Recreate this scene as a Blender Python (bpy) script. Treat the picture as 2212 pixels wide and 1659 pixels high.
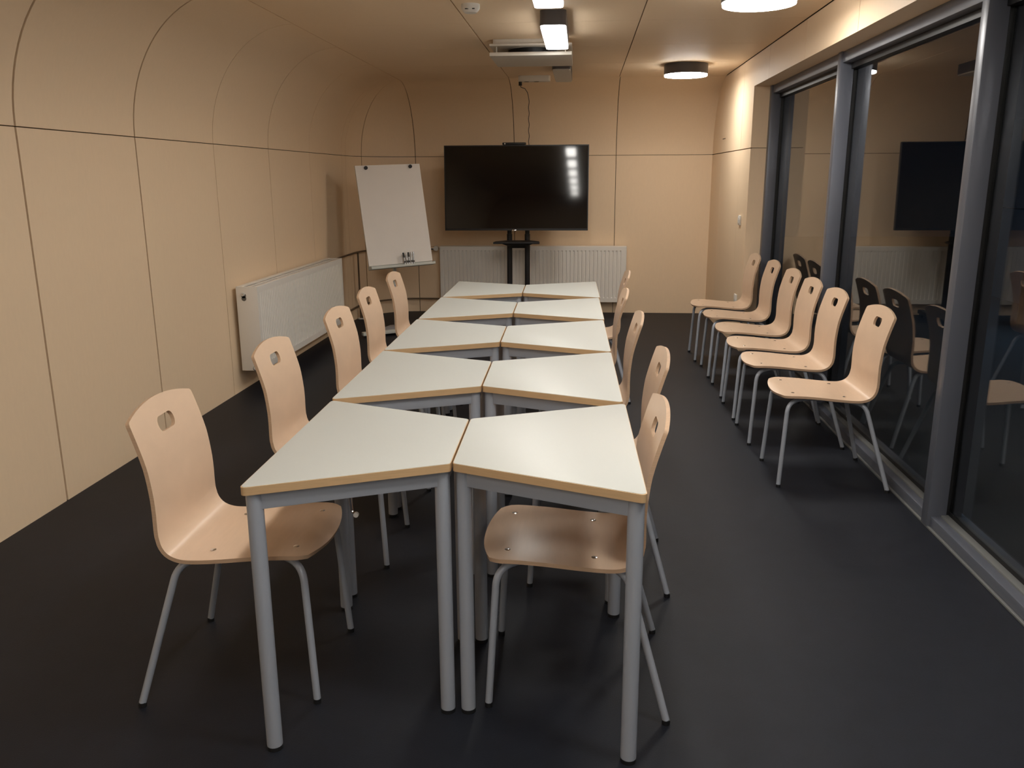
import bpy, bmesh, math, random
from mathutils import Vector, Matrix, Euler
random.seed(7)
for o in list(bpy.data.objects): bpy.data.objects.remove(o)
S = bpy.context.scene
COL = S.collection
PI = math.pi

# ------------------------------------------------------------------ camera
F_PX, CAM_Z, PITCH, YAW, ROLL = 1812.92, 1.457, -0.2417, 0.0830, -0.0055
cd = bpy.data.cameras.new('camera'); cam = bpy.data.objects.new('camera', cd); COL.objects.link(cam)
cd.sensor_fit = 'HORIZONTAL'; cd.sensor_width = 36.0; cd.lens = F_PX / 2212 * 36.0
cd.clip_start = 0.05; cd.clip_end = 200
fw = Vector((-math.sin(YAW)*math.cos(PITCH), math.cos(YAW)*math.cos(PITCH), math.sin(PITCH)))
rt = Vector((math.cos(YAW), math.sin(YAW), 0)); up = rt.cross(fw)
r2 = rt*math.cos(ROLL) + up*math.sin(ROLL); u2 = up*math.cos(ROLL) - rt*math.sin(ROLL)
M = Matrix((r2, u2, -fw)).transposed().to_4x4(); M.translation = Vector((0, 0, CAM_Z))
cam.matrix_world = M
S.camera = cam

# ------------------------------------------------------------------ world, exposure
w = bpy.data.worlds.new('night'); S.world = w; w.use_nodes = True
bg = w.node_tree.nodes['Background']
bg.inputs[0].default_value = (0.30, 0.52, 0.85, 1); bg.inputs[1].default_value = 0.006
S.view_settings.view_transform = 'Standard'; S.view_settings.look = 'None'
S.view_settings.gamma = 1.0; S.view_settings.use_curve_mapping = False
S.view_settings.exposure = 0.10
LAMP_RECT, LAMP_ROUND = 29.0, 43.0
LAMP_COL = (1.0, 0.965, 0.90, 1)

# ------------------------------------------------------------------ materials
MATS = {}
def mat(name, col, rough=.5, metal=0.0, spec=.5, noise=None, bump=None, emit=None, coat=0):
    m = bpy.data.materials.new(name); m.use_nodes = True; nt = m.node_tree
    b = nt.nodes['Principled BSDF']
    b.inputs['Base Color'].default_value = (*col, 1); b.inputs['Roughness'].default_value = rough
    b.inputs['Metallic'].default_value = metal; b.inputs['Specular IOR Level'].default_value = spec
    if coat: b.inputs['Coat Weight'].default_value = coat; b.inputs['Coat Roughness'].default_value = .12
    tc = None
    if noise:   # (scale xyz, amount, detail)
        sc, amt, det = noise
        tc = nt.nodes.new('ShaderNodeTexCoord'); mp = nt.nodes.new('ShaderNodeMapping'); mp.inputs['Scale'].default_value = sc
        n = nt.nodes.new('ShaderNodeTexNoise'); n.inputs['Scale'].default_value = 1; n.inputs['Detail'].default_value = det
        cr = nt.nodes.new('ShaderNodeMix'); cr.data_type = 'RGBA'
        cr.inputs[6].default_value = (*[c*(1-amt) for c in col], 1); cr.inputs[7].default_value = (*[min(1, c*(1+amt)) for c in col], 1)
        nt.links.new(tc.outputs['Object'], mp.inputs[0]); nt.links.new(mp.outputs[0], n.inputs['Vector'])
        nt.links.new(n.outputs['Fac'], cr.inputs[0]); nt.links.new(cr.outputs[2], b.inputs['Base Color'])
    if bump:    # (scale, strength)
        tc = tc or nt.nodes.new('ShaderNodeTexCoord')
        n = nt.nodes.new('ShaderNodeTexNoise'); n.inputs['Scale'].default_value = bump[0]; n.inputs['Detail'].default_value = 3
        bp = nt.nodes.new('ShaderNodeBump'); bp.inputs['Strength'].default_value = bump[1]; bp.inputs['Distance'].default_value = .002
        nt.links.new(tc.outputs['Object'], n.inputs['Vector']); nt.links.new(n.outputs['Fac'], bp.inputs['Height'])
        nt.links.new(bp.outputs[0], b.inputs['Normal'])
    if emit:
        b.inputs['Emission Color'].default_value = emit[0]; b.inputs['Emission Strength'].default_value = emit[1]
    MATS[name] = m
    return m
WOOD = mat('wall_fibreboard', (.885, .685, .475), .55, noise=((60, 60, 18), .03, 5), bump=(500, .03))
GROOVE = mat('joint_backing', (.12, .08, .038), .9)
FLOOR = mat('black_floor_covering', (.0090, .0110, .0175), .56, spec=.30, noise=((14, 14, 14), .25, 6), bump=(260, .25))
BIRCH = mat('birch_veneer', (.70, .51, .365), .33, noise=((90, 14, 14), .06, 5))
BIRCH_EDGE = mat('plywood_edge', (.56, .38, .25), .55, noise=((20, 20, 400), .18, 2))
LAMINATE = mat('white_laminate', (.50, .512, .485), .46, noise=((220, 220, 220), .02, 2))
TABLE_EDGE = mat('beech_edge_band', (.60, .40, .215), .5, noise=((18, 18, 320), .14, 3))
SILVER = mat('silver_painted_steel', (.385, .415, .475), .36, metal=.1, spec=.6)
CHROME = mat('bright_steel', (.75, .75, .76), .18, metal=1)
PLASTIC_DARK = mat('black_plastic', (.012, .012, .013), .45)
FRAME = mat('anthracite_aluminium', (.13, .14, .172), .36, metal=.2, spec=.6)
FRAME_LIGHT = mat('grey_sill_metal', (.21, .215, .21), .42, metal=.3)
GASKET = mat('black_gasket', (.006, .006, .007), .5)
RAD = mat('radiator_enamel', (.86, .83, .78), .35, noise=((4, 4, 4), .02, 2))
RAD_DARK = mat('radiator_slot', (.16, .15, .13), .7)
PIPE = mat('dull_copper_pipe', (.16, .115, .075), .45, metal=.5)
WHITE_PL = mat('white_plastic', (.74, .72, .68), .4)
PAPER = mat('flipchart_paper', (.90, .86, .82), .75, noise=((7, 7, 7), .02, 3))
CHART_FRAME = mat('light_grey_enamel', (.62, .64, .60), .4)
SCREEN = mat('dark_screen', (.002, .0015, .0025), .055, spec=.5)
BEZEL = mat('black_bezel', (.008, .008, .01), .3)
STAND = mat('black_powder_coat', (.010, .010, .012), .45)
LAMP_BODY = mat('lamp_housing_grey', (.075, .068, .072), .45)
OFF_DIFF = mat('unlit_diffuser', (.62, .60, .56), .4)
GLOW_RECT = mat('lit_diffuser_bar', (.9, .9, .9), .4, emit=(LAMP_COL, LAMP_RECT))
GLOW_ROUND = mat('lit_diffuser_round', (.9, .9, .9), .4, emit=(LAMP_COL, LAMP_ROUND))
AC = mat('diffuser_enamel', (.66, .62, .56), .42)
OUT_PANEL = mat('blue_grey_cladding', (.22, .27, .33), .55)
OUT_GROUND = mat('dark_paving', (.05, .055, .06), .8)
INK = mat('marker_black', (.02, .02, .022), .3)
GREY_PL = mat('marker_barrel', (.55, .56, .58), .22, metal=.6)
def glass(name):
    m = bpy.data.materials.new(name); m.use_nodes = True; b = m.node_tree.nodes['Principled BSDF']
    b.inputs['Base Color'].default_value = (.93, .96, .97, 1); b.inputs['Roughness'].default_value = 0.0
    b.inputs['IOR'].default_value = 1.52; b.inputs['Transmission Weight'].default_value = 1.0
    return m
GLASS = glass('window_glass')

# ------------------------------------------------------------------ helpers
def link(name, me, parent=None, loc=(0, 0, 0), rotz=0):
    o = bpy.data.objects.new(name, me); COL.objects.link(o); o.location = loc; o.rotation_euler = (0, 0, rotz)
    if parent: o.parent = parent
    return o
def tag(o, label, cat, group=None, kind=None):
    o['label'] = label; o['category'] = cat
    if group: o['group'] = group
    if kind: o['kind'] = kind
    return o
def thing(name, label, cat, loc=(0, 0, 0), rotz=0, group=None, kind=None):
    return tag(link(name, None, None, loc, rotz), label, cat, group, kind)
def mesh(name, vs, fs, m, smooth=False, mats=None, idx=None):
    me = bpy.data.meshes.new(name); me.from_pydata([tuple(v) for v in vs], [], fs)
    for mm in (mats or [m]): me.materials.append(mm)
    if idx:
        for p, i in zip(me.polygons, idx): p.material_index = i
    bm = bmesh.new(); bm.from_mesh(me); bmesh.ops.recalc_face_normals(bm, faces=bm.faces)
    if smooth:
        for f in bm.faces: f.smooth = True
        for e in bm.edges:
            if len(e.link_faces) == 2 and e.calc_face_angle(0) > math.radians(40): e.smooth = False
    bm.to_mesh(me); bm.free()
    return me
def finish(bm, name, m, smooth=False):
    bmesh.ops.recalc_face_normals(bm, faces=bm.faces)
    if smooth:
        for f in bm.faces: f.smooth = True
        for e in bm.edges:
            if len(e.link_faces) == 2 and e.calc_face_angle(0) > math.radians(40): e.smooth = False
    me = bpy.data.meshes.new(name); bm.to_mesh(me); bm.free()
    me.materials.append(m); return me
def add_box(bm, a, b):
    x0, y0, z0 = a; x1, y1, z1 = b
    v = [bm.verts.new(p) for p in ((x0,y0,z0),(x1,y0,z0),(x1,y1,z0),(x0,y1,z0),(x0,y0,z1),(x1,y0,z1),(x1,y1,z1),(x0,y1,z1))]
    for f in ((0,3,2,1),(4,5,6,7),(0,1,5,4),(1,2,6,5),(2,3,7,6),(3,0,4,7)): bm.faces.new([v[i] for i in f])
def box(name, a, b, m, parent=None, bevel=0, loc=(0,0,0), rotz=0):
    bm = bmesh.new(); add_box(bm, a, b)
    if bevel: bmesh.ops.bevel(bm, geom=list(bm.edges), offset=bevel, segments=2, affect='EDGES', profile=.5)
    return link(name, finish(bm, name, m, bool(bevel)), parent, loc, rotz)
def prism_mesh(name, pts, z0, z1, m, mats=None, bevel=0, axis='z', smooth=False, top_idx=None):
    """pts = polygon in two axes, extruded along the third."""
    def P(a, b, c): return {'z': (a, b, c), 'x': (c, a, b), 'y': (a, c, b)}[axis]
    bm = bmesh.new()
    lo = [bm.verts.new(P(p[0], p[1], z0)) for p in pts]; hi = [bm.verts.new(P(p[0], p[1], z1)) for p in pts]
    fb = bm.faces.new(lo[::-1]); ft = bm.faces.new(hi); n = len(pts)
    for i in range(n): bm.faces.new((lo[i], lo[(i+1) % n], hi[(i+1) % n], hi[i]))
    if top_idx is not None: ft.material_index = top_idx
    if bevel:
        ed = [e for e in bm.edges if (ft in e.link_faces) or (fb in e.link_faces)]
        bmesh.ops.bevel(bm, geom=ed, offset=bevel, segments=2, affect='EDGES', profile=.5)
    me = finish(bm, name, m, smooth or bool(bevel))
    for mm in (mats or [])[1:]: me.materials.append(mm)
    return me
def round_poly(pts, r, n=5):
    out = []; N = len(pts)
    for i in range(N):
        p = Vector(pts[i]); a = (Vector(pts[i-1])-p).normalized(); b = (Vector(pts[(i+1) % N])-p).normalized()
        ang = a.angle(b); d = r/math.tan(ang/2); c = p+(a+b).normalized()*(r/math.sin(ang/2))
        s = p+a*d; e = p+b*d
        v0 = s-c; v1 = e-c; t = v0.angle(v1); sg = 1 if v0.x*v1.y-v0.y*v1.x > 0 else -1
        for k in range(n+1):
            q = sg*t*k/n; out.append((c.x+v0.x*math.cos(q)-v0.y*math.sin(q), c.y+v0.x*math.sin(q)+v0.y*math.cos(q)))
    return out
def tube(bm, path, r, n=12, cap=True):
    path = [Vector(p) for p in path]; rings = []
    rr = r if isinstance(r, (list, tuple)) else [r]*len(path)
    t0 = (path[1]-path[0]).normalized(); ref = Vector((0,0,1)) if abs(t0.z) < .9 else Vector((1,0,0))
    u = t0.cross(ref).normalized()
    for i, p in enumerate(path):
        t = ((path[min(i+1, len(path)-1)]-path[max(i-1, 0)])).normalized()
        u = (u-t*u.dot(t)).normalized(); v = t.cross(u)
        rings.append([bm.verts.new(p+(u*math.cos(2*PI*k/n)+v*math.sin(2*PI*k/n))*rr[i]) for k in range(n)])
    for a, b in zip(rings, rings[1:]):
        for k in range(n): bm.faces.new((a[k], a[(k+1) % n], b[(k+1) % n], b[k]))
    if cap: bm.faces.new(rings[0][::-1]); bm.faces.new(rings[-1])
def tube_obj(name, path, r, m, parent=None, n=12):
    bm = bmesh.new(); tube(bm, path, r, n); return link(name, finish(bm, name, m, True), parent)
def fillet(path, r, n=6):
    """round the inner corners of a polyline"""
    P = [Vector(p) for p in path]; out = [P[0]]
    for i in range(1, len(P)-1):
        a = (P[i-1]-P[i]); b = (P[i+1]-P[i]); d = min(r, a.length*.49, b.length*.49)
        s = P[i]+a.normalized()*d; e = P[i]+b.normalized()*d
        for k in range(n+1):
            t = k/n; out.append(s*(1-t)**2+P[i]*2*t*(1-t)+e*t*t)
    out.append(P[-1]); return out
def disc(bm, c, r, h, n=24, axis='z'):
    d = {'z': Vector((0,0,h)), 'x': Vector((h,0,0)), 'y': Vector((0,h,0))}[axis]
    tube(bm, [Vector(c), Vector(c)+d], r, n)
def disc_obj(name, c, r, h, m, parent=None, n=24, axis='z'):
    bm = bmesh.new(); disc(bm, c, r, h, n, axis); return link(name, finish(bm, name, m, True), parent)
def copy_tree(o, parent=None):
    c = o.copy(); COL.objects.link(c); c.parent = parent
    for ch in list(o.children): copy_tree(ch, c)
    return c

# ------------------------------------------------------------------ room shell
XL, XR, YB, YF, ZC = -2.38, 1.35, 9.24, -4.60, 2.385
RX, RY, RZ, ZS = .58, .68, .71, 1.675         # left curve, back curve, rise, seam height
PX, PY = XL+RX, YB-RY                          # pole of the rounded corner
TH = .012
tag(box('floor', (XL-.2, YF-.2, -.12), (1.62, YB+.2, 0), FLOOR), 'black matte floor covering of the meeting room', 'floor', kind='structure')

def strip(name, prof, prof_out, a, b, m, parent, axis):
    """panel between two matching profiles (inner face, outer face), swept from a to b along axis x or y"""
    n = len(prof); vs = []
    for s in (a, b):
        for pr in (prof, prof_out):
            for (h, z) in pr: vs.append((h, s, z) if axis == 'y' else (s, h, z))
    A, AO, B, BO = 0, n, 2*n, 3*n; fs = []
    for i in range(n-1):
        fs += [(A+i, A+i+1, B+i+1, B+i), (AO+i, BO+i, BO+i+1, AO+i+1), (A+i, AO+i, AO+i+1, A+i+1), (B+i, B+i+1, BO+i+1, BO+i)]
    fs += [(A, B, BO, AO), (A+n-1, AO+n-1, BO+n-1, B+n-1)]
    return link(name, mesh(name, vs, fs, m, smooth=True), parent)
def arc_left(o, f0=0, f1=PI/2, n=20):
    return [(PX-(RX+o)*math.cos(f0+(f1-f0)*k/n), ZS+(RZ+o)*math.sin(f0+(f1-f0)*k/n)) for k in range(n+1)]
def arc_back(o, f0=0, f1=PI/2, n=20):
    return [(PY+(RY+o)*math.cos(f0+(f1-f0)*k/n), ZS+(RZ+o)*math.sin(f0+(f1-f0)*k/n)) for k in range(n+1)]
HG = .0024                                      # half width of the horizontal seam
# left wall
wl = strip('wall_left', [(XL-TH-.001, 0)]+arc_left(TH+.001), [(XL-.05, 0)]+arc_left(.05), YF, PY, GROOVE, None, 'y')
tag(wl, 'wood fibreboard side wall that curves over into the ceiling', 'wall', kind='structure')
seams = [(-3.4,.006), (-2.42,.006), (-1.43,.008), (-.445,.006), (.54,.008), (1.53,.008), (2.515,.009), (3.50,.013), (4.472,.012), (5.451,.006), (6.432,.010), (7.412,.005), (8.42,.004)]
ed = [(YF, 0)]+seams+[(PY, .002)]
f0 = HG/RZ
for (a, ga), (b, gb) in zip(ed, ed[1:]):
    a2, b2 = a+ga/2, b-gb/2
    if b2-a2 < .01: continue
    strip('panel', [(XL, .0), (XL, ZS-HG)], [(XL-TH, .0), (XL-TH, ZS-HG)], a2, b2, WOOD, wl, 'y')
    strip('curved_panel', arc_left(0, f0, PI/2-.004), arc_left(TH, f0, PI/2-.004), a2, b2, WOOD, wl, 'y')
# back wall
wb = strip('wall_back', [(YB+TH+.001, 0)]+arc_back(TH+.001), [(YB+.05, 0)]+arc_back(.05), PX, XR+.2, GROOVE, None, 'x')
tag(wb, 'wood fibreboard end wall with rounded corner behind the television', 'wall', kind='structure')
bx = [(PX, .008), (-.731, .007), (.348, .006), (XR, 0)]
for (a, ga), (b, gb) in zip(bx, bx[1:]):
    a2, b2 = a+ga/2, b-gb/2
    strip('panel', [(YB, 0), (YB, ZS-HG)], [(YB+TH, 0), (YB+TH, ZS-HG)], a2, b2, WOOD, wb, 'x')
    strip('curved_panel', arc_back(0, f0, PI/2-.004), arc_back(TH, f0, PI/2-.004), a2, b2, WOOD, wb, 'x')
# rounded corner (ellipsoid gores above, cylinder strips below)
def corner(name, t0, t1, o0, o1, m, lower, parent, nt=10, nf=16):
    vs = []; fs = []
    rows = [(0.0, 1.0), (ZS-HG, 1.0)] if lower else [(ZS, f0+(PI/2-.004-f0)*k/nf) for k in range(nf+1)]
    for o in (o0, o1):
        for r in rows:
            for k in range(nt+1):
                t = t0+(t1-t0)*k/nt
                if lower: cf, z = 1.0, r[0]
                else: cf, z = math.cos(r[1]), ZS+(RZ+o)*math.sin(r[1])
                vs.append((PX-(RX+o)*cf*math.cos(t), PY+(RY+o)*cf*math.sin(t), z))
    R = len(rows); W = nt+1; Q = R*W
    for i in range(R-1):
        for k in range(nt):
            p = i*W+k; fs += [(p, p+1, p+W+1, p+W), (Q+p, Q+p+W, Q+p+W+1, Q+p+1)]
    for i in range(R-1):
        p = i*W; fs += [(p, p+W, Q+p+W, Q+p)]; p = i*W+nt; fs += [(p, Q+p, Q+p+W, p+W)]
    for k in range(nt):
        fs += [(k, Q+k, Q+k+1, k+1)]; p = (R-1)*W+k; fs += [(p, p+1, Q+p+1, Q+p)]
    return link(name, mesh(name, vs, fs, m, smooth=True), parent)
corner('corner_backing', -.02, PI/2+.02, TH+.002, .05, GROOVE, True, wb)
corner('corner_backing', -.02, PI/2+.02, TH+.002, .05, GROOVE, False, wb)
TM = math.radians(30)
for t0, t1 in ((.004, TM-.008), (TM+.008, PI/2-.006)):
    corner('corner_panel', t0, t1, 0, TH, WOOD, True, wb); corner('corner_panel', t0, t1, 0, TH, WOOD, False, wb)
# ceiling
ce = tag(box('ceiling', (PX-.02, YF, ZC+TH+.001), (XR+.2, PY+.02, ZC+.08), GROOVE), 'flat ceiling of large wood fibreboard sheets', 'ceiling', kind='structure')
cy = [YF]+[5.56-1.01*k for k in range(9, 0, -1)]+[5.56, 6.565, 7.577, PY]
cx = [(PX, .006), (-.725, .007), (.336, .007), (XR, .012)]
for (a, ga), (b, gb) in zip(cx, cx[1:]):
    for y0, y1 in zip(cy, cy[1:]):
        box('panel', (a+ga/2, y0+.001, ZC), (b-gb/2, y1-.001, ZC+TH), WOOD, ce)
# right wall: solid part at the far end, fascia above the glazing
YO, ZO, XG = 7.18, 2.15, 1.565                 # edge of the opening, its height, glass plane
XP = 1.475                                      # front of the window posts
bm = bmesh.new(); add_box(bm, (XR+TH+.001, YO+TH, 0), (1.66, YB+.05, ZC+.08)); add_box(bm, (XR+TH+.001, YF, ZO+TH), (1.66, YO+TH, ZC+.08))
wr = link('wall_right', finish(bm, 'wall_right', GROOVE)); tag(wr, 'flat wood fibreboard wall and fascia around the big window', 'wall', kind='structure')
def rp(pts): return link('panel', prism_mesh('panel', pts, XR, XR+TH, WOOD, axis='x'), wr)
g = .002
rp([(8.655+g, ZS+.004), (YB, ZS+.004), (YB, ZC-.004), (8.655+g, ZC-.004)])
rp([(7.636+g, ZS+.004), (8.655-g, ZS+.004), (8.655-g, ZC-.004), (7.636+g, ZC-.004)])
rp([(YO, ZS+.004), (7.636-g, ZS+.004), (7.636-g, ZC-.004), (6.65+g, ZC-.004), (6.65+g, ZO), (YO, ZO)])
rp([(8.655+g, 0), (YB, 0), (YB, ZS-.004), (8.655+g, ZS-.004)])
rp([(7.636+.001, 0), (8.655-g, 0), (8.655-g, ZS-.004), (7.636+.001, ZS-.004)])
rp([(YO, 0), (7.636-.001, 0), (7.636-.001, ZS-.004), (YO, ZS-.004)])
fy = [6.65-1.03*k for k in range(11)]+[YF]
for a, b in zip(fy, fy[1:]): rp([(b+g, ZO), (a-g, ZO), (a-g, ZC-.004), (b+g, ZC-.004)])
box('reveal_panel', (XR+TH, YO, 0), (XP, YO+TH-.001, ZS-.002), WOOD, wr); box('reveal_panel', (XR+TH, YO, ZS+.002), (XP, YO+TH-.001, ZO), WOOD, wr)
sy = [YO, 6.1, 4.1, 2.1, .1, -1.9, YF]
for a, b in zip(sy, sy[1:]): box('soffit_panel', (XR+TH, b+.001, ZO), (XP+.02, a-.001, ZO+TH-.001), WOOD, wr)
# wall behind the camera
wf = tag(box('wall_front', (XL-.05, YF-.08, 0), (1.66, YF, ZC+.08), WOOD), 'wood fibreboard end wall opposite the television', 'wall', kind='structure')

# ------------------------------------------------------------------ window (post and rail glazing to the floor)
wn = thing('window_1', 'floor-to-ceiling glazing with dark grey posts beside the chairs', 'window', (0, 0, 0), kind='structure')
PW = .06
posts = [YO-PW/2, 5.32, 3.48, 1.63, -.22, -2.07, -3.92]
for p in posts:
    po = box('post', (XP, p-PW/2, .006), (XG-.012, p+PW/2, ZO), FRAME, wn, .003)
    box('gasket', (XG-.012, p-PW/2+.006, .05), (XG+.06, p+PW/2-.006, ZO-.05), GASKET, wn)
box('head_rail', (XP+.012, YF, ZO-.062), (XG-.008, YO-PW, ZO), FRAME, wn, .003)
box('head_bead', (XG-.026, YF, ZO-.095), (XG+.05, YO-PW, ZO-.060), GASKET, wn)
box('sill_rail', (XP+.014, YF, 0), (XG-.034, YO, .052), FRAME, wn, .003)
box('sill_ledge', (XG-.034, YF, 0), (XG-.002, YO, .058), FRAME_LIGHT, wn, .002)
box('sill_bead', (XG-.002, YF, 0), (XG+.05, YO, .075), GASKET, wn, .002)
box('floor_strip', (XP+.002, YF, 0), (XP+.014, YO, .010), FRAME_LIGHT, wn, .002)
for a, b in zip(posts, posts[1:]+[YF+PW/2]):
    box('glass_pane', (XG, b+PW/2-.012, .06), (XG+.008, a-PW/2+.012, ZO-.07), GLASS, wn)
# outside, at night
tag(box('terrace', (1.62, YF-4, -.2), (14, 22, -.04), OUT_GROUND), 'dark paved ground outside the window', 'terrace', kind='structure')
nw = thing('wall_outside', 'blue-grey clad wall seen dimly through the window glass', 'wall', (5.2, 0, 0), kind='structure')
for k in range(4):
    for z0, z1 in ((-.04, 1.05), (1.066, 2.1)): box('cladding_panel', (0, 6.4+k*1.25+.012, z0), (.06, 7.65+k*1.25-.012, z1), OUT_PANEL, nw)
bl = thing('added_bollard_light', 'unseen bollard light added outside to cast a bluish glow on the clad wall', 'added lamp', (4.55, 8.95, -.04))  # invented lamp out of view, added so the cladding glows blue through the glass
disc_obj('post', (0, 0, 0), .06, .85, FRAME, bl, 24); disc_obj('light_ring', (0, 0, .85), .055, .10, mat('cold_light', (.8, .85, .9), .4, emit=((.42, .68, 1.0, 1), 70.0)), bl, 24); disc_obj('cap', (0, 0, .95), .065, .03, FRAME, bl, 24)

# ------------------------------------------------------------------ tables
TL, TS, TD, TZ, TT = .814, .412, .482, .740, .021
def make_table(side):
    """local frame: inner (short) edge on x = 0, body towards side*x"""
    s = side; root = link('trapezoid_table', None)
    pts = [(0, -TS/2), (s*TD, -TL/2), (s*TD, TL/2), (0, TS/2)]
    if s < 0: pts = pts[::-1]
    me = prism_mesh('tabletop', round_poly(pts, .012, 4), TZ-TT, TZ, TABLE_EDGE, bevel=0, smooth=True)
    link('tabletop', me, root)
    lam = prism_mesh('laminate', round_poly([( s*.0015, -TS/2+.0012), (s*(TD-.0015), -TL/2+.003), (s*(TD-.0015), TL/2-.003), (s*.0015, TS/2-.0012)][::s], .0115, 4), TZ-.0005, TZ+.0013, LAMINATE, bevel=.0008)
    link('laminate', lam, root)
    i, j = .026, .0225; k = (TL-TS)/2/TD
    corners = [(s*i, -TS/2-k*i+.034), (s*(TD-j), -TL/2+k*j+.030), (s*(TD-j), TL/2-k*j-.030), (s*i, TS/2+k*i-.034)]
    for (x, y) in corners:
        l = tube_obj('leg', [(x, y, .012), (x, y, TZ-TT)], .0205, SILVER, root, 20)
        disc_obj('foot', (x, y, 0), .0205, .012, PLASTIC_DARK, root, 20)
    for a, b in zip(corners, corners[1:]+corners[:1]):
        a = Vector(a); b = Vector(b); d = (b-a).normalized(); n = Vector((-d.y, d.x))*.0125
        A = a+d*.012; B = b-d*.012
        q = [A-n, B-n, B+n, A+n]
        link('apron_rail', prism_mesh('apron_rail', [(v.x, v.y) for v in q], TZ-TT-.045, TZ-TT, SILVER, bevel=.002), root)
    return root
ordn = ['first', 'second', 'third', 'fourth', 'fifth', 'sixth', 'seventh']
ty = [2.236, 3.062, 3.880, 4.698, 5.516]; mx = [-.330, -.3485, -.361, -.369, -.3755]
for side, nm in ((-1, 'radiator'), (1, 'window')):
    proto = make_table(side)
    for k in range(5):
        t = proto if k == 0 else copy_tree(proto)
        t.location = (mx[k]+side*.0025, ty[k]+(.004 if side > 0 else 0), 0); t.rotation_euler = (0, 0, .0155)
        tag(t, 'white-topped trapezoid table in the %s-side row, %s from the television' % (nm, ordn[4-k]), 'table', 'trapezoid tables in two rows')
        if side < 0 and k == 0: first_table = t
# small bag hook under the nearest radiator-side table
hk = tube_obj('bag_hook', fillet([(-.268, -.205, TZ-TT), (-.268, -.205, .64), (-.264, -.206, .603), (-.252, -.212, .598)], .03), .0042, CHROME, first_table, 8)
disc_obj('hook_knob', (-.250, -.224, .6005), .0068, .009, WHITE_PL, hk, 14, 'y')

# ------------------------------------------------------------------ chairs
def catmull(P, n=8):
    P = [Vector(p) for p in P]; Q = [2*P[0]-P[1]]+P+[2*P[-1]-P[-2]]; out = []
    for i in range(1, len(Q)-2):
        for k in range(n):
            t = k/n; a, b, c, d = Q[i-1:i+3]
            out.append(.5*((2*b)+(c-a)*t+(2*a-5*b+4*c-d)*t*t+(3*b-a-3*c+d)*t**3))
    out.append(P[-1]); return out
PROF = catmull([(.272, .441), (.245, .449), (.19, .4535), (.10, .449), (0, .4395), (-.075, .4345), (-.118, .4375), (-.150, .455), (-.166, .492), (-.168, .56), (-.173, .62), (-.187, .70), (-.209, .78), (-.233, .853)], 10)
LEN = [0]
for a, b in zip(PROF, PROF[1:]): LEN.append(LEN[-1]+(b-a).length)
TOT = LEN[-1]
def prof_at(t):
    t = max(0, min(TOT, t))
    for i in range(len(LEN)-1):
        if t <= LEN[i+1]+1e-9:
            k = (t-LEN[i])/(LEN[i+1]-LEN[i]); p = PROF[i].lerp(PROF[i+1], k); d = (PROF[min(i+2, len(PROF)-1)]-PROF[max(i-1, 0)]).normalized()
            return p, Vector((d.y, -d.x))      # normal to the seating side (up on the seat, forward on the back)
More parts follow.
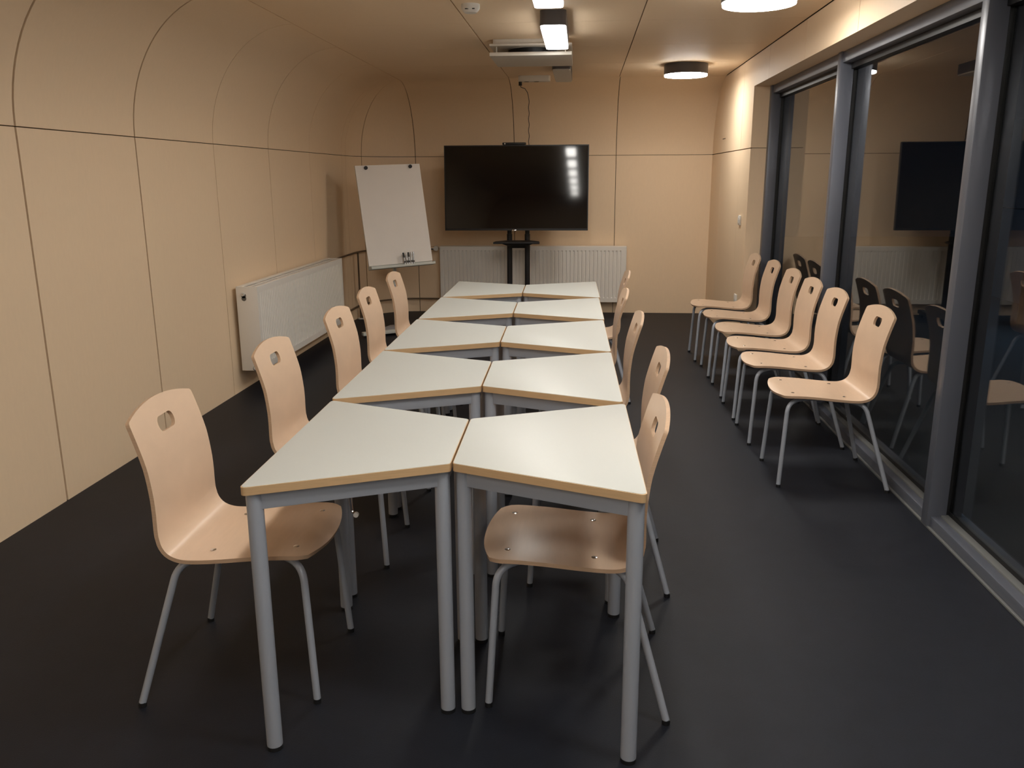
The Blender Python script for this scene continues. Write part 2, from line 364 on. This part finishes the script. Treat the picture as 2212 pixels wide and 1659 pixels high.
def shell_mesh():
    hs, ht = .197, .191
    def hw(t): return hs+(ht-hs)*max(0, min(1, (t-.30)/(TOT-.30)))
    def corner_pts(cx, ct, r, a0, a1, n=5): return [(cx+r*math.cos(a0+(a1-a0)*k/n), ct+r*math.sin(a0+(a1-a0)*k/n)) for k in range(n+1)]
    out = []
    # front edge, bowed: corners at t = .032, centre at t = 0
    W = hw(0); r = .028
    n = 14
    for k in range(n+1):
        x = -W+r*.75+2*(W-r*.75)*k/n; out.append((x, .040*(abs(x)/W)**2.2))
    c1 = [(W-r*.35, .046), (W-.002, .062), (W, .085)]
    out += c1
    for k in range(1, 16): t = .085+(TOT-.075-.085)*k/15; out.append((hw(t), t))
    W = hw(TOT)
    out += [(W-.0003, TOT-.041), (W-.0018, TOT-.0355), (W-.0055, TOT-.031)]
    for k in range(n+1):
        x = (W-.011)*(1-2*k/n); out.append((x, TOT-.0325*(abs(x)/W)**2))
    out += [(-W+.0055, TOT-.031), (-W+.0018, TOT-.0355), (-W+.0003, TOT-.041)]
    for k in range(15, 0, -1): t = .085+(TOT-.075-.085)*k/15; out.append((-hw(t), t))
    out += [(-hw(0), .085), (-hw(0)+.002, .062), (-hw(0)+r*.35, .046)]
    hole = []
    hc, ha, hb = TOT-.080, .048, .0228
    for sx in (1, -1):
        for k in range(9):
            a = -PI/2+PI*k/8
            hole.append((sx*(ha-hb*.8+hb*.8*math.cos(a)), hc+sx*hb*math.sin(a)))
    bm = bmesh.new(); edges = []
    for loop in (out, hole):
        vs = [bm.verts.new((x, t, 0)) for x, t in loop]
        for i in range(len(vs)): edges.append(bm.edges.new((vs[i], vs[(i+1) % len(vs)])))
    bmesh.ops.triangle_fill(bm, use_beauty=True, use_dissolve=False, edges=edges)
    def cut(co, no): bmesh.ops.bisect_plane(bm, geom=list(bm.verts)+list(bm.edges)+list(bm.faces), plane_co=co, plane_no=no, dist=1e-5)
    k = .018
    while k < TOT:
        cut((0, k, 0), (0, 1, 0)); k += .010 if .31 < k < .43 else .022
    for x in (-.14, -.085, -.03, .03, .085, .14): cut((x, 0, 0), (1, 0, 0))
    # map to 3D, two skins
    th = .0115; V = []; fs = []; idx = []
    bm.verts.ensure_lookup_table(); n = len(bm.verts)
    def pos(v, o):
        x, t = v.co.x, v.co.y; p, nn = prof_at(t)
        sad = .007*(abs(x)/.19)**2*max(0, min(1, (t-.52)/.15))      # slight hollow of the backrest
        q = p+nn*(sad+o); return (q.x, x, q.y)
    for o in (0, -th):
        for v in bm.verts: V.append(pos(v, o))
    for f in bm.faces:
        ii = [v.index for v in f.verts]; fs += [ii, [n+i for i in ii[::-1]]]; idx += [0, 0]
    for e in bm.edges:
        if len(e.link_faces) == 1:
            a, b = e.verts[0].index, e.verts[1].index; fs.append([a, b, n+b, n+a]); idx.append(1)
    bm.free()
    return mesh('seat_shell', V, fs, BIRCH, smooth=True, mats=[BIRCH, BIRCH_EDGE], idx=idx)
def make_chair():
    root = link('plywood_chair', None)
    link('seat_shell', shell_mesh(), root)
    for sy in (1, -1):
        fr = fillet([(.246, sy*.193, .012), (.222, sy*.168, .412), (.135, sy*.112, .4235), (.02, sy*.106, .4165)], .05, 8)
        re = fillet([(-.246, sy*.237, .012), (-.134, sy*.167, .408), (-.06, sy*.112, .4130), (.02, sy*.106, .4165)], .05, 8)
        tube_obj('leg', fr, .0105, SILVER, root, 12); tube_obj('leg', re, .0105, SILVER, root, 12)
        for fx, fy2 in ((.2463, .1933), (-.2465, .2373)): disc_obj('foot_cap', (fx, sy*fy2, 0), .0112, .014, PLASTIC_DARK, root, 12)
        for bx_, z in ((.195, .4525), (-.045, .4365)):
            bm = bmesh.new(); tube(bm, [(bx_, sy*.130, z-.002), (bx_, sy*.130, z+.0012), (bx_, sy*.130, z+.0024)], [.0085, .0085, .005], 12)
            link('bolt', finish(bm, 'bolt', CHROME, True), root)
    for x, z in ((.10, .4195), (-.05, .4130)):
        tube_obj('cross_rail', [(x, -.110, z), (x, .110, z)], .009, SILVER, root, 10)
    return root
chair = make_chair(); used = [False]
def place_chair(x, y, rot, label, group):
    c = chair if not used[0] else copy_tree(chair); used[0] = True
    c.location = (x, y, 0); c.rotation_euler = (0, 0, rot); tag(c, label, 'chair', group)
LC = [(-.985, 2.25, .02), (-.975, 3.11, .0), (-.955, 3.93, -.02), (-.998, 4.68, .0), (-1.020, 5.48, .0)]
RC = [(.002, 2.275, .0), (.074, 3.00, .0), (.044, 3.855, .0), (.020, 4.69, .0), (.080, 5.63, .0)]
WC = [(1.206, 4.095, .0), (1.190, 4.745, .0), (1.190, 5.245, .0), (1.198, 5.775, .0), (1.198, 6.37, .0), (1.172, 6.93, .0)]
for k, (x, y, r) in enumerate(LC): place_chair(x, y, r, 'light plywood chair at the radiator side of the tables, %s from the flipchart' % ordn[4-k], 'chairs along the radiator side of the tables')
for k, (x, y, r) in enumerate(RC): place_chair(x, y, PI+r, 'light plywood chair at the window side of the tables, %s from the television' % ordn[4-k], 'chairs along the window side of the tables')
for k, (x, y, r) in enumerate(WC): place_chair(x, y, PI+r, 'light plywood chair lined up against the glass wall, %s from the wooden end wall' % ordn[5-k], 'chairs lined up against the window')

# ------------------------------------------------------------------ radiators (built along local x, back on y = 0, front towards -y)
def make_radiator(name, label, L, z0, z1, depth, pitch, rib):
    root = thing(name, label, 'radiator', group='panel radiators')
    # fluted front
    n = int((L-.05)/pitch); x0 = (L-n*pitch)/2; pf = [(0, -depth), (x0, -depth)]
    for k in range(n):
        a = x0+k*pitch; pf += [(a+pitch*.10, -depth+rib), (a+pitch*.28, -depth+rib), (a+pitch*.42, -depth), (a+pitch*.98, -depth)]
    pf += [(L, -depth)]
    zb, zt = z0+.055, z1-.05
    vs = []; fs = []
    for (z, flat) in ((z0, 1), (zb-.012, 1), (zb, 0), (zt, 0), (zt+.012, 1), (z1, 1)):
        for (x, y) in pf: vs.append((x, -depth if flat else y, z))
    N = len(pf)
    for r in range(5):
        for i in range(N-1): p = r*N+i; fs.append((p, p+1, p+N+1, p+N))
    link('front_panel', mesh('front_panel', vs, fs, RAD), root)
    box('rear_panel', (.01, -.022, z0), (L-.01, -.004, z1-.006), RAD, root)
    box('core', (.02, -depth+.012, z0+.01), (L-.02, -.026, z1-.05), RAD_DARK, root)
    # top grille: two slats with slots between, plus cross bars
    for a, b in ((-depth+.001, -depth+.030), (-.046, -.001)): box('grille_bar', (0, a, z1-.004), (L, b, z1+.004), RAD, root, .0015)
    mid = (-depth+.030-.046)/2
    box('grille_bar', (0, mid-.009, z1-.004), (L, mid+.009, z1+.003), RAD, root, .0015)
    for k in range(int(L/.24)+1):
        x = .02+k*(L-.04)/int(L/.24); box('grille_tie', (x-.006, -depth+.004, z1-.006), (x+.006, -.004, z1+.001), RAD, root)
    for x in (0, L): box('side_panel', (x-.003, -depth, z0), (x+.003, 0, z1+.003), RAD, root, .0015)
    for x in (.25, L-.25): box('wall_bracket', (x-.02, 0, z0+.1), (x+.02, .029, z1-.06), RAD, root)
    return root
rl = make_radiator('panel_radiator', 'white panel radiator on the curved side wall beside the flipchart', 2.08, .155, .738, .150, .0333, .006)
rl.location = (XL+.03, 5.545, 0); rl.rotation_euler = (0, 0, PI/2)
# bleed plug and pipe stub on its visible end
pl = disc_obj('plug_recess', (-.004, -.052, .680), .017, .0022, RAD_DARK, rl, 20, 'x')
disc_obj('plug_recess', (-.004, -.053, .660), .017, .0022, RAD_DARK, rl, 20, 'x')
disc_obj('bleed_plug', (-.004-.012, -.050, .690), .0125, .014, WHITE_PL, rl, 20, 'x'); disc_obj('bleed_pin', (-.019, -.050, .690), .005, .005, CHROME, rl, 12, 'x')
disc_obj('pipe_recess', (-.0045, -.098, .170), .020, .0025, RAD_DARK, rl, 20, 'x'); disc_obj('end_plug', (-.014, -.098, .176), .0125, .012, WHITE_PL, rl, 20, 'x')
rb = make_radiator('panel_radiator', 'wide white panel radiator on the end wall behind the television', 2.01, .135, .728, .110, .0415, .010)
rb.location = (-1.535, YB-.03, 0)
# ------------------------------------------------------------------ heating pipes in the rounded corner
def corner_path(z, off, t0, t1, n=10):
    return [(PX-(RX-off)*math.cos(t0+(t1-t0)*k/n), PY+(RY-off)*math.sin(t0+(t1-t0)*k/n), z) for k in range(n+1)]
hp = thing('heating_pipes', 'thin brown heating pipes around the rounded corner between both radiators', 'pipes', (0, 0, 0))
path = [(XL+.04, 7.66, .705)]+corner_path(.705, .04, 0, PI/2)+[(-1.60, YB-.04, .705)]
tube_obj('pipe', path, .009, PIPE, hp, 10)
tube_obj('radiator_valve', [(-1.66, YB-.04, .705), (-1.62, YB-.04, .705), (-1.592, YB-.04, .705)], [.018, .022, .022], CHROME, hp, 14)
tube_obj('valve_knob', [(-1.585, YB-.05, .708), (-1.585, YB-.11, .705)], .026, WHITE_PL, hp, 16)
rp_ = hp
path2 = [(XL+.05, 8.0, .150)]+corner_path(.150, .05, 0, PI/2)+[(-1.56, YB-.05, .150)]
tube_obj('pipe', path2, .009, PIPE, rp_, 10)
pr = corner_path(0, .055, .0, .30, 1)[1]
tube_obj('riser', fillet([(pr[0]-.02, pr[1]-.10, .700), (pr[0]-.02, pr[1]-.10, .24), (pr[0]+.01, pr[1]-.05, .17), (pr[0]+.01, pr[1]-.06, .02)], .04), .009, PIPE, rp_, 10)
for dx in (0, .035):
    tube_obj('corrugated_sleeve', [(pr[0]+.01-dx, pr[1]-.06, .01+.008*k) for k in range(14)], [.015 if k % 2 else .0175 for k in range(14)], PIPE, rp_, 12)
    disc_obj('floor_rosette', (pr[0]+.01-dx, pr[1]-.06, 0), .036, .012, WHITE_PL, rp_, 20)

# ------------------------------------------------------------------ television on its stand
TVY = 8.70
tv = thing('television', 'large black flat television with dark glossy screen on a stand', 'television', (-.672, TVY, 0))
TVW, ZB_, ZT_, TILT = 1.462, .926, 1.770, math.radians(3.0)
def tilt(o): o.rotation_euler = (-TILT, 0, 0); o.location = (0, 0, (ZB_+ZT_)/2); return o
hh = (ZT_-ZB_)/2
tilt(box('casing', (-TVW/2, .006, -hh), (TVW/2, .045, hh), BEZEL, tv, .004))
tilt(box('casing_back', (-.5, .045, -hh+.05), (.5, .085, hh-.2), BEZEL, tv, .01))
tilt(box('screen', (-TVW/2+.010, .003, -hh+.022), (TVW/2-.010, .0065, hh-.010), SCREEN, tv))
for nm, a, b in (('bezel', (-TVW/2, 0, -hh), (TVW/2, .010, -hh+.020)), ('bezel', (-TVW/2, 0, hh-.009), (TVW/2, .010, hh)), ('bezel', (-TVW/2, 0, -hh), (-TVW/2+.009, .010, hh)), ('bezel', (TVW/2-.009, 0, -hh), (TVW/2, .010, hh))):
    tilt(box(nm, a, b, BEZEL, tv))
tilt(box('badge', (-.040, -.004, -hh-.006), (.004, .004, -hh+.008), CHROME, tv, .001))
vc = thing('video_camera', 'slim black video camera bar on top of the television', 'camera', (-.690, TVY+.03, ZT_-.018))
box('bar', (-.118, -.03, .018), (.118, .03, .042), PLASTIC_DARK, vc, .006); disc_obj('lens', (-.092, -.033, .030), .008, .004, CHROME, vc, 16, 'y'); box('clip', (-.03, .07, -.03), (.03, .084, .02), PLASTIC_DARK, vc, .002); box('clip_arm', (-.03, .02, .02), (.03, .084, .026), PLASTIC_DARK, vc, .002)
sd = thing('television_stand', 'black two-column television stand with a small shelf', 'stand', (-.660, TVY+.15, 0))
for x in (-.093, .093):
    tube_obj('column', [(x, 0, .06), (x, 0, .88)], .028, STAND, sd, 16)
    tube_obj('upper_column', [(x, 0, .86), (x, 0, 1.45)], .0235, STAND, sd, 16)
box('crossbar', (-.09, -.012, .735), (.09, .012, .762), STAND, sd, .004)
shelf = [(-.235, -.30), (.235, -.30), (.225, -.17), (.12, -.02), (-.12, -.02), (-.225, -.17)]
link('shelf', prism_mesh('shelf', shelf, .800, .818, STAND, bevel=.003), sd)
link('shelf_bracket', prism_mesh('shelf_bracket', [(-.19, .800), (.19, .800), (.10, .770), (-.10, .770)], -.16, -.03, STAND, axis='y'), sd)
for z in (1.20, 1.42): box('mount_rail', (-.3, -.055, z-.02), (.3, -.022, z+.02), STAND, sd)
for x in (-.093, .093):
    box('base_leg', (x*2.6-.03, -.32, .045), (x*2.6+.03, .20, .085), STAND, sd, .006)
    for y in (-.29, .17): disc_obj('castor', (x*2.6-.012, y, .027), .027, .024, PLASTIC_DARK, sd, 16, 'x')
box('base_bar', (-.26, -.03, .05), (.26, .03, .09), STAND, sd, .006)

# ------------------------------------------------------------------ flipchart
fc = thing('flipchart', 'tall flipchart easel with blank paper and two black magnets in the corner', 'flipchart', (-1.772, 7.978, 0), .593)
def fcp(o):                                        # board plane: leaning back
    o.rotation_euler = (-.200, -.031, 0); o.location = (0, 0, 1.121); return o
BW, BH = .323, .4655
fcp(box('board', (-BW+.004, .004, -BH-.03), (BW-.004, .024, BH), CHART_FRAME, fc, .003))
fcp(box('paper_pad', (-BW, -.006, -BH), (BW, .004, BH-.002), PAPER, fc))
for x in (-.222, .222): fcp(disc_obj('magnet', (x, -.020, BH-.026), .017, .014, PLASTIC_DARK, fc, 20, 'y'))
fcp(box('pen_tray', (-BW, -.066, -BH-.036), (BW, .024, -BH-.028), CHART_FRAME, fc, .002)); fcp(box('tray_lip', (-BW, -.070, -BH-.036), (BW, -.066, -BH-.014), CHART_FRAME, fc, .001))
for x in (-BW, BW-.004): fcp(box('tray_end', (x, -.069, -BH-.036), (x+.004, .024, -BH-.006), CHART_FRAME, fc))
tube_obj('pole', [(0, .05, .03), (0, .05, .66), (0, .07, 1.05)], .018, CHART_FRAME, fc, 14)
tube_obj('pole_sleeve', [(0, .05, .03), (0, .05, .45)], .023, SILVER, fc, 14)
def bar(name, a, b, w, z0, z1):
    a = Vector(a); b = Vector(b); d = (b-a).normalized(); n = Vector((-d.y, d.x))*w/2
    link(name, prism_mesh(name, [tuple(v) for v in (a-n, b-n, b+n, a+n)], z0, z1, CHART_FRAME, bevel=.004), fc)
bar('base_bar', (-.43, -.175), (.34, -.175), .05, .022, .055); link('base_plate', prism_mesh('base_plate', [(-.33, -.150), (.25, -.150), (.05, .10), (-.05, .10)], .024, .050, SILVER, bevel=.003), fc)
for x, y in ((-.40, -.175), (.31, -.175), (-.03, .07), (.03, .07)): disc_obj('foot', (x, y, 0), .014, .024, PLASTIC_DARK, fc, 12)
# marker pens standing in the tray against the paper
Rm = Matrix.Translation((-1.772, 7.978, 1.121)) @ Matrix.Rotation(.593, 4, 'Z') @ Euler((-.200, -.031, 0)).to_matrix().to_4x4()
for k in range(5):
    x = .025+k*.021
    p = thing('marker_pen', 'marker pen standing in a bunch in the flipchart tray', 'pen', group='marker pens in the flipchart tray')
    tilt_ = Matrix.Rotation(math.radians(-4+2.5*k), 4, 'Y')
    p.matrix_world = Rm @ Matrix.Translation((x, -.046-(k % 2)*.006, -BH-.0275)) @ tilt_
    disc_obj('barrel', (0, 0, 0), .0085, .078, GREY_PL, p, 14); disc_obj('cap', (0, 0, .078), .009, .045, (INK, GREY_PL, INK, GREY_PL, GREY_PL)[k], p, 14)
    disc_obj('band', (0, 0, .028), .0089, .016, INK, p, 14)

# ------------------------------------------------------------------ ceiling fixtures
def rect_mesh(name, w, l, z0, z1, r, m): return prism_mesh(name, round_poly([(-w/2, -l/2), (w/2, -l/2), (w/2, l/2), (-w/2, l/2)], r, 6), z0, z1, m, smooth=True)
def bar_lamp(y, lit, label):
    t = thing('bar_lamp', label, 'ceiling lamp', (-.183, y, 0), group='rounded bar lamps down the middle of the ceiling')
    link('housing', rect_mesh('housing', .152, .885, 2.302, ZC, .035, LAMP_BODY), t)
    link('diffuser', rect_mesh('diffuser', .144, .877, 2.291, 2.3025, .032, GLOW_RECT if lit else OFF_DIFF), t)
bar_lamp(7.62, False, 'unlit rounded bar lamp on the ceiling between air diffuser and television')
bar_lamp(5.60, True, 'lit rounded bar lamp on the ceiling next to the air diffuser')
for k, y in enumerate((4.17, 2.75, 1.33, -.09, -1.51, -2.93)):
    bar_lamp(y, True, 'lit rounded bar lamp on the ceiling, %s along from the air diffuser' % ordn[k+1])
def round_lamp(y, label):
    t = thing('round_lamp', label, 'ceiling lamp', (.868, y, 0), group='round drum lamps along the window side of the ceiling')
    disc_obj('housing', (0, 0, 2.302), .185, ZC-2.302, LAMP_BODY, t, 56); disc_obj('diffuser', (0, 0, 2.288), .180, .0145, GLOW_ROUND, t, 56)
for k, y in enumerate((7.72, 4.63, 1.55, -1.52)): round_lamp(y, 'lit round drum lamp with dark rim, %s from the wooden end wall behind the television' % ordn[k])
ad = thing('air_diffuser', 'square white ventilation diffuser plate hanging below the ceiling', 'vent', (-.372, 6.46, 0))
box('upper_plate', (-.262, -.275, 2.352), (.262, .275, ZC), AC, ad, .003); box('flange', (-.285, -.300, 2.338), (.285, .300, 2.352), AC, ad, .003)
disc_obj('duct', (0, -.04, 2.300), .175, .040, GASKET, ad, 40); box('lower_panel', (-.285, -.300, 2.272), (.285, .300, 2.296), AC, ad, .003)
for x in (-.24, .24):
    for y in (-.25, .25): disc_obj('hanger', (x, y, 2.294), .006, .05, AC, ad, 10)
sm = thing('smoke_detector', 'small round white smoke detector on the wooden ceiling', 'smoke detector', (-.632, 4.97, 0))
bm = bmesh.new(); tube(bm, [(0,0,ZC), (0,0,ZC-.022), (0,0,ZC-.036), (0,0,ZC-.044)], [.052, .052, .042, .034], 28); link('body', finish(bm, 'body', WHITE_PL, True), sm)
for a, b in ((-.026, -.006), (.014, .028)): box('slot', (a, -.046, ZC-.032), (b, -.042, ZC-.027), PLASTIC_DARK, sm)
so = thing('ceiling_socket', 'white double power socket on the ceiling with a plug in it', 'socket', (-.47, 8.40, 0))
link('box', prism_mesh('box', round_poly([(-.15, -.055), (.15, -.055), (.15, .055), (-.15, .055)], .02, 5), ZC-.05, ZC, WHITE_PL, bevel=.006), so)
for x in (-.075, .02): disc_obj('outlet', (x, 0, ZC-.0515), .024, .003, RAD_DARK, so, 20)
cb = thing('power_cable', 'thin black cable hanging from the ceiling socket to the television', 'cable', (0, 0, 0))
disc_obj('plug', (-.604, 8.40, ZC-.085), .016, .034, PLASTIC_DARK, cb, 16)
path = [(-.604, 8.40, ZC-.083), (-.598, 8.41, ZC-.098), (-.565, 8.48, ZC-.105), (-.548, 8.60, ZC-.13), (-.542, 8.70, ZC-.18)]
for k in range(1, 26):
    z = ZC-.18-.47*k/25; path.append((-.542+.004*math.sin(k*1.1)-.004*k/25, 8.70+.08*k/25, z))
tube_obj('cord', path, .0032, PLASTIC_DARK, cb, 8)

# ------------------------------------------------------------------ switch, socket and slot on the wooden wall by the window
sw = thing('light_switch', 'small white light switch on the wooden wall next to the window', 'switch', (XR, 7.455, 1.088))
box('plate', (-.012, -.041, -.041), (0, .041, .041), WHITE_PL, sw, .003); box('rocker', (-.017, -.028, -.028), (-.011, .028, .028), WHITE_PL, sw, .002)
sk = thing('wall_socket', 'white power socket low on the wooden wall behind the row of chairs', 'socket', (XR, 7.43, .395))
box('plate', (-.014, -.045, -.06), (0, .045, .06), WHITE_PL, sk, .003); disc_obj('outlet', (-.0155, 0, 0), .021, .003, OFF_DIFF, sk, 20, 'x')
tag(box('wall_slot', (XR-.0015, 8.46, 1.80), (XR, 8.62, 1.808), GROOVE), 'short dark slot in the wooden wall above the seam near the corner', 'slot')
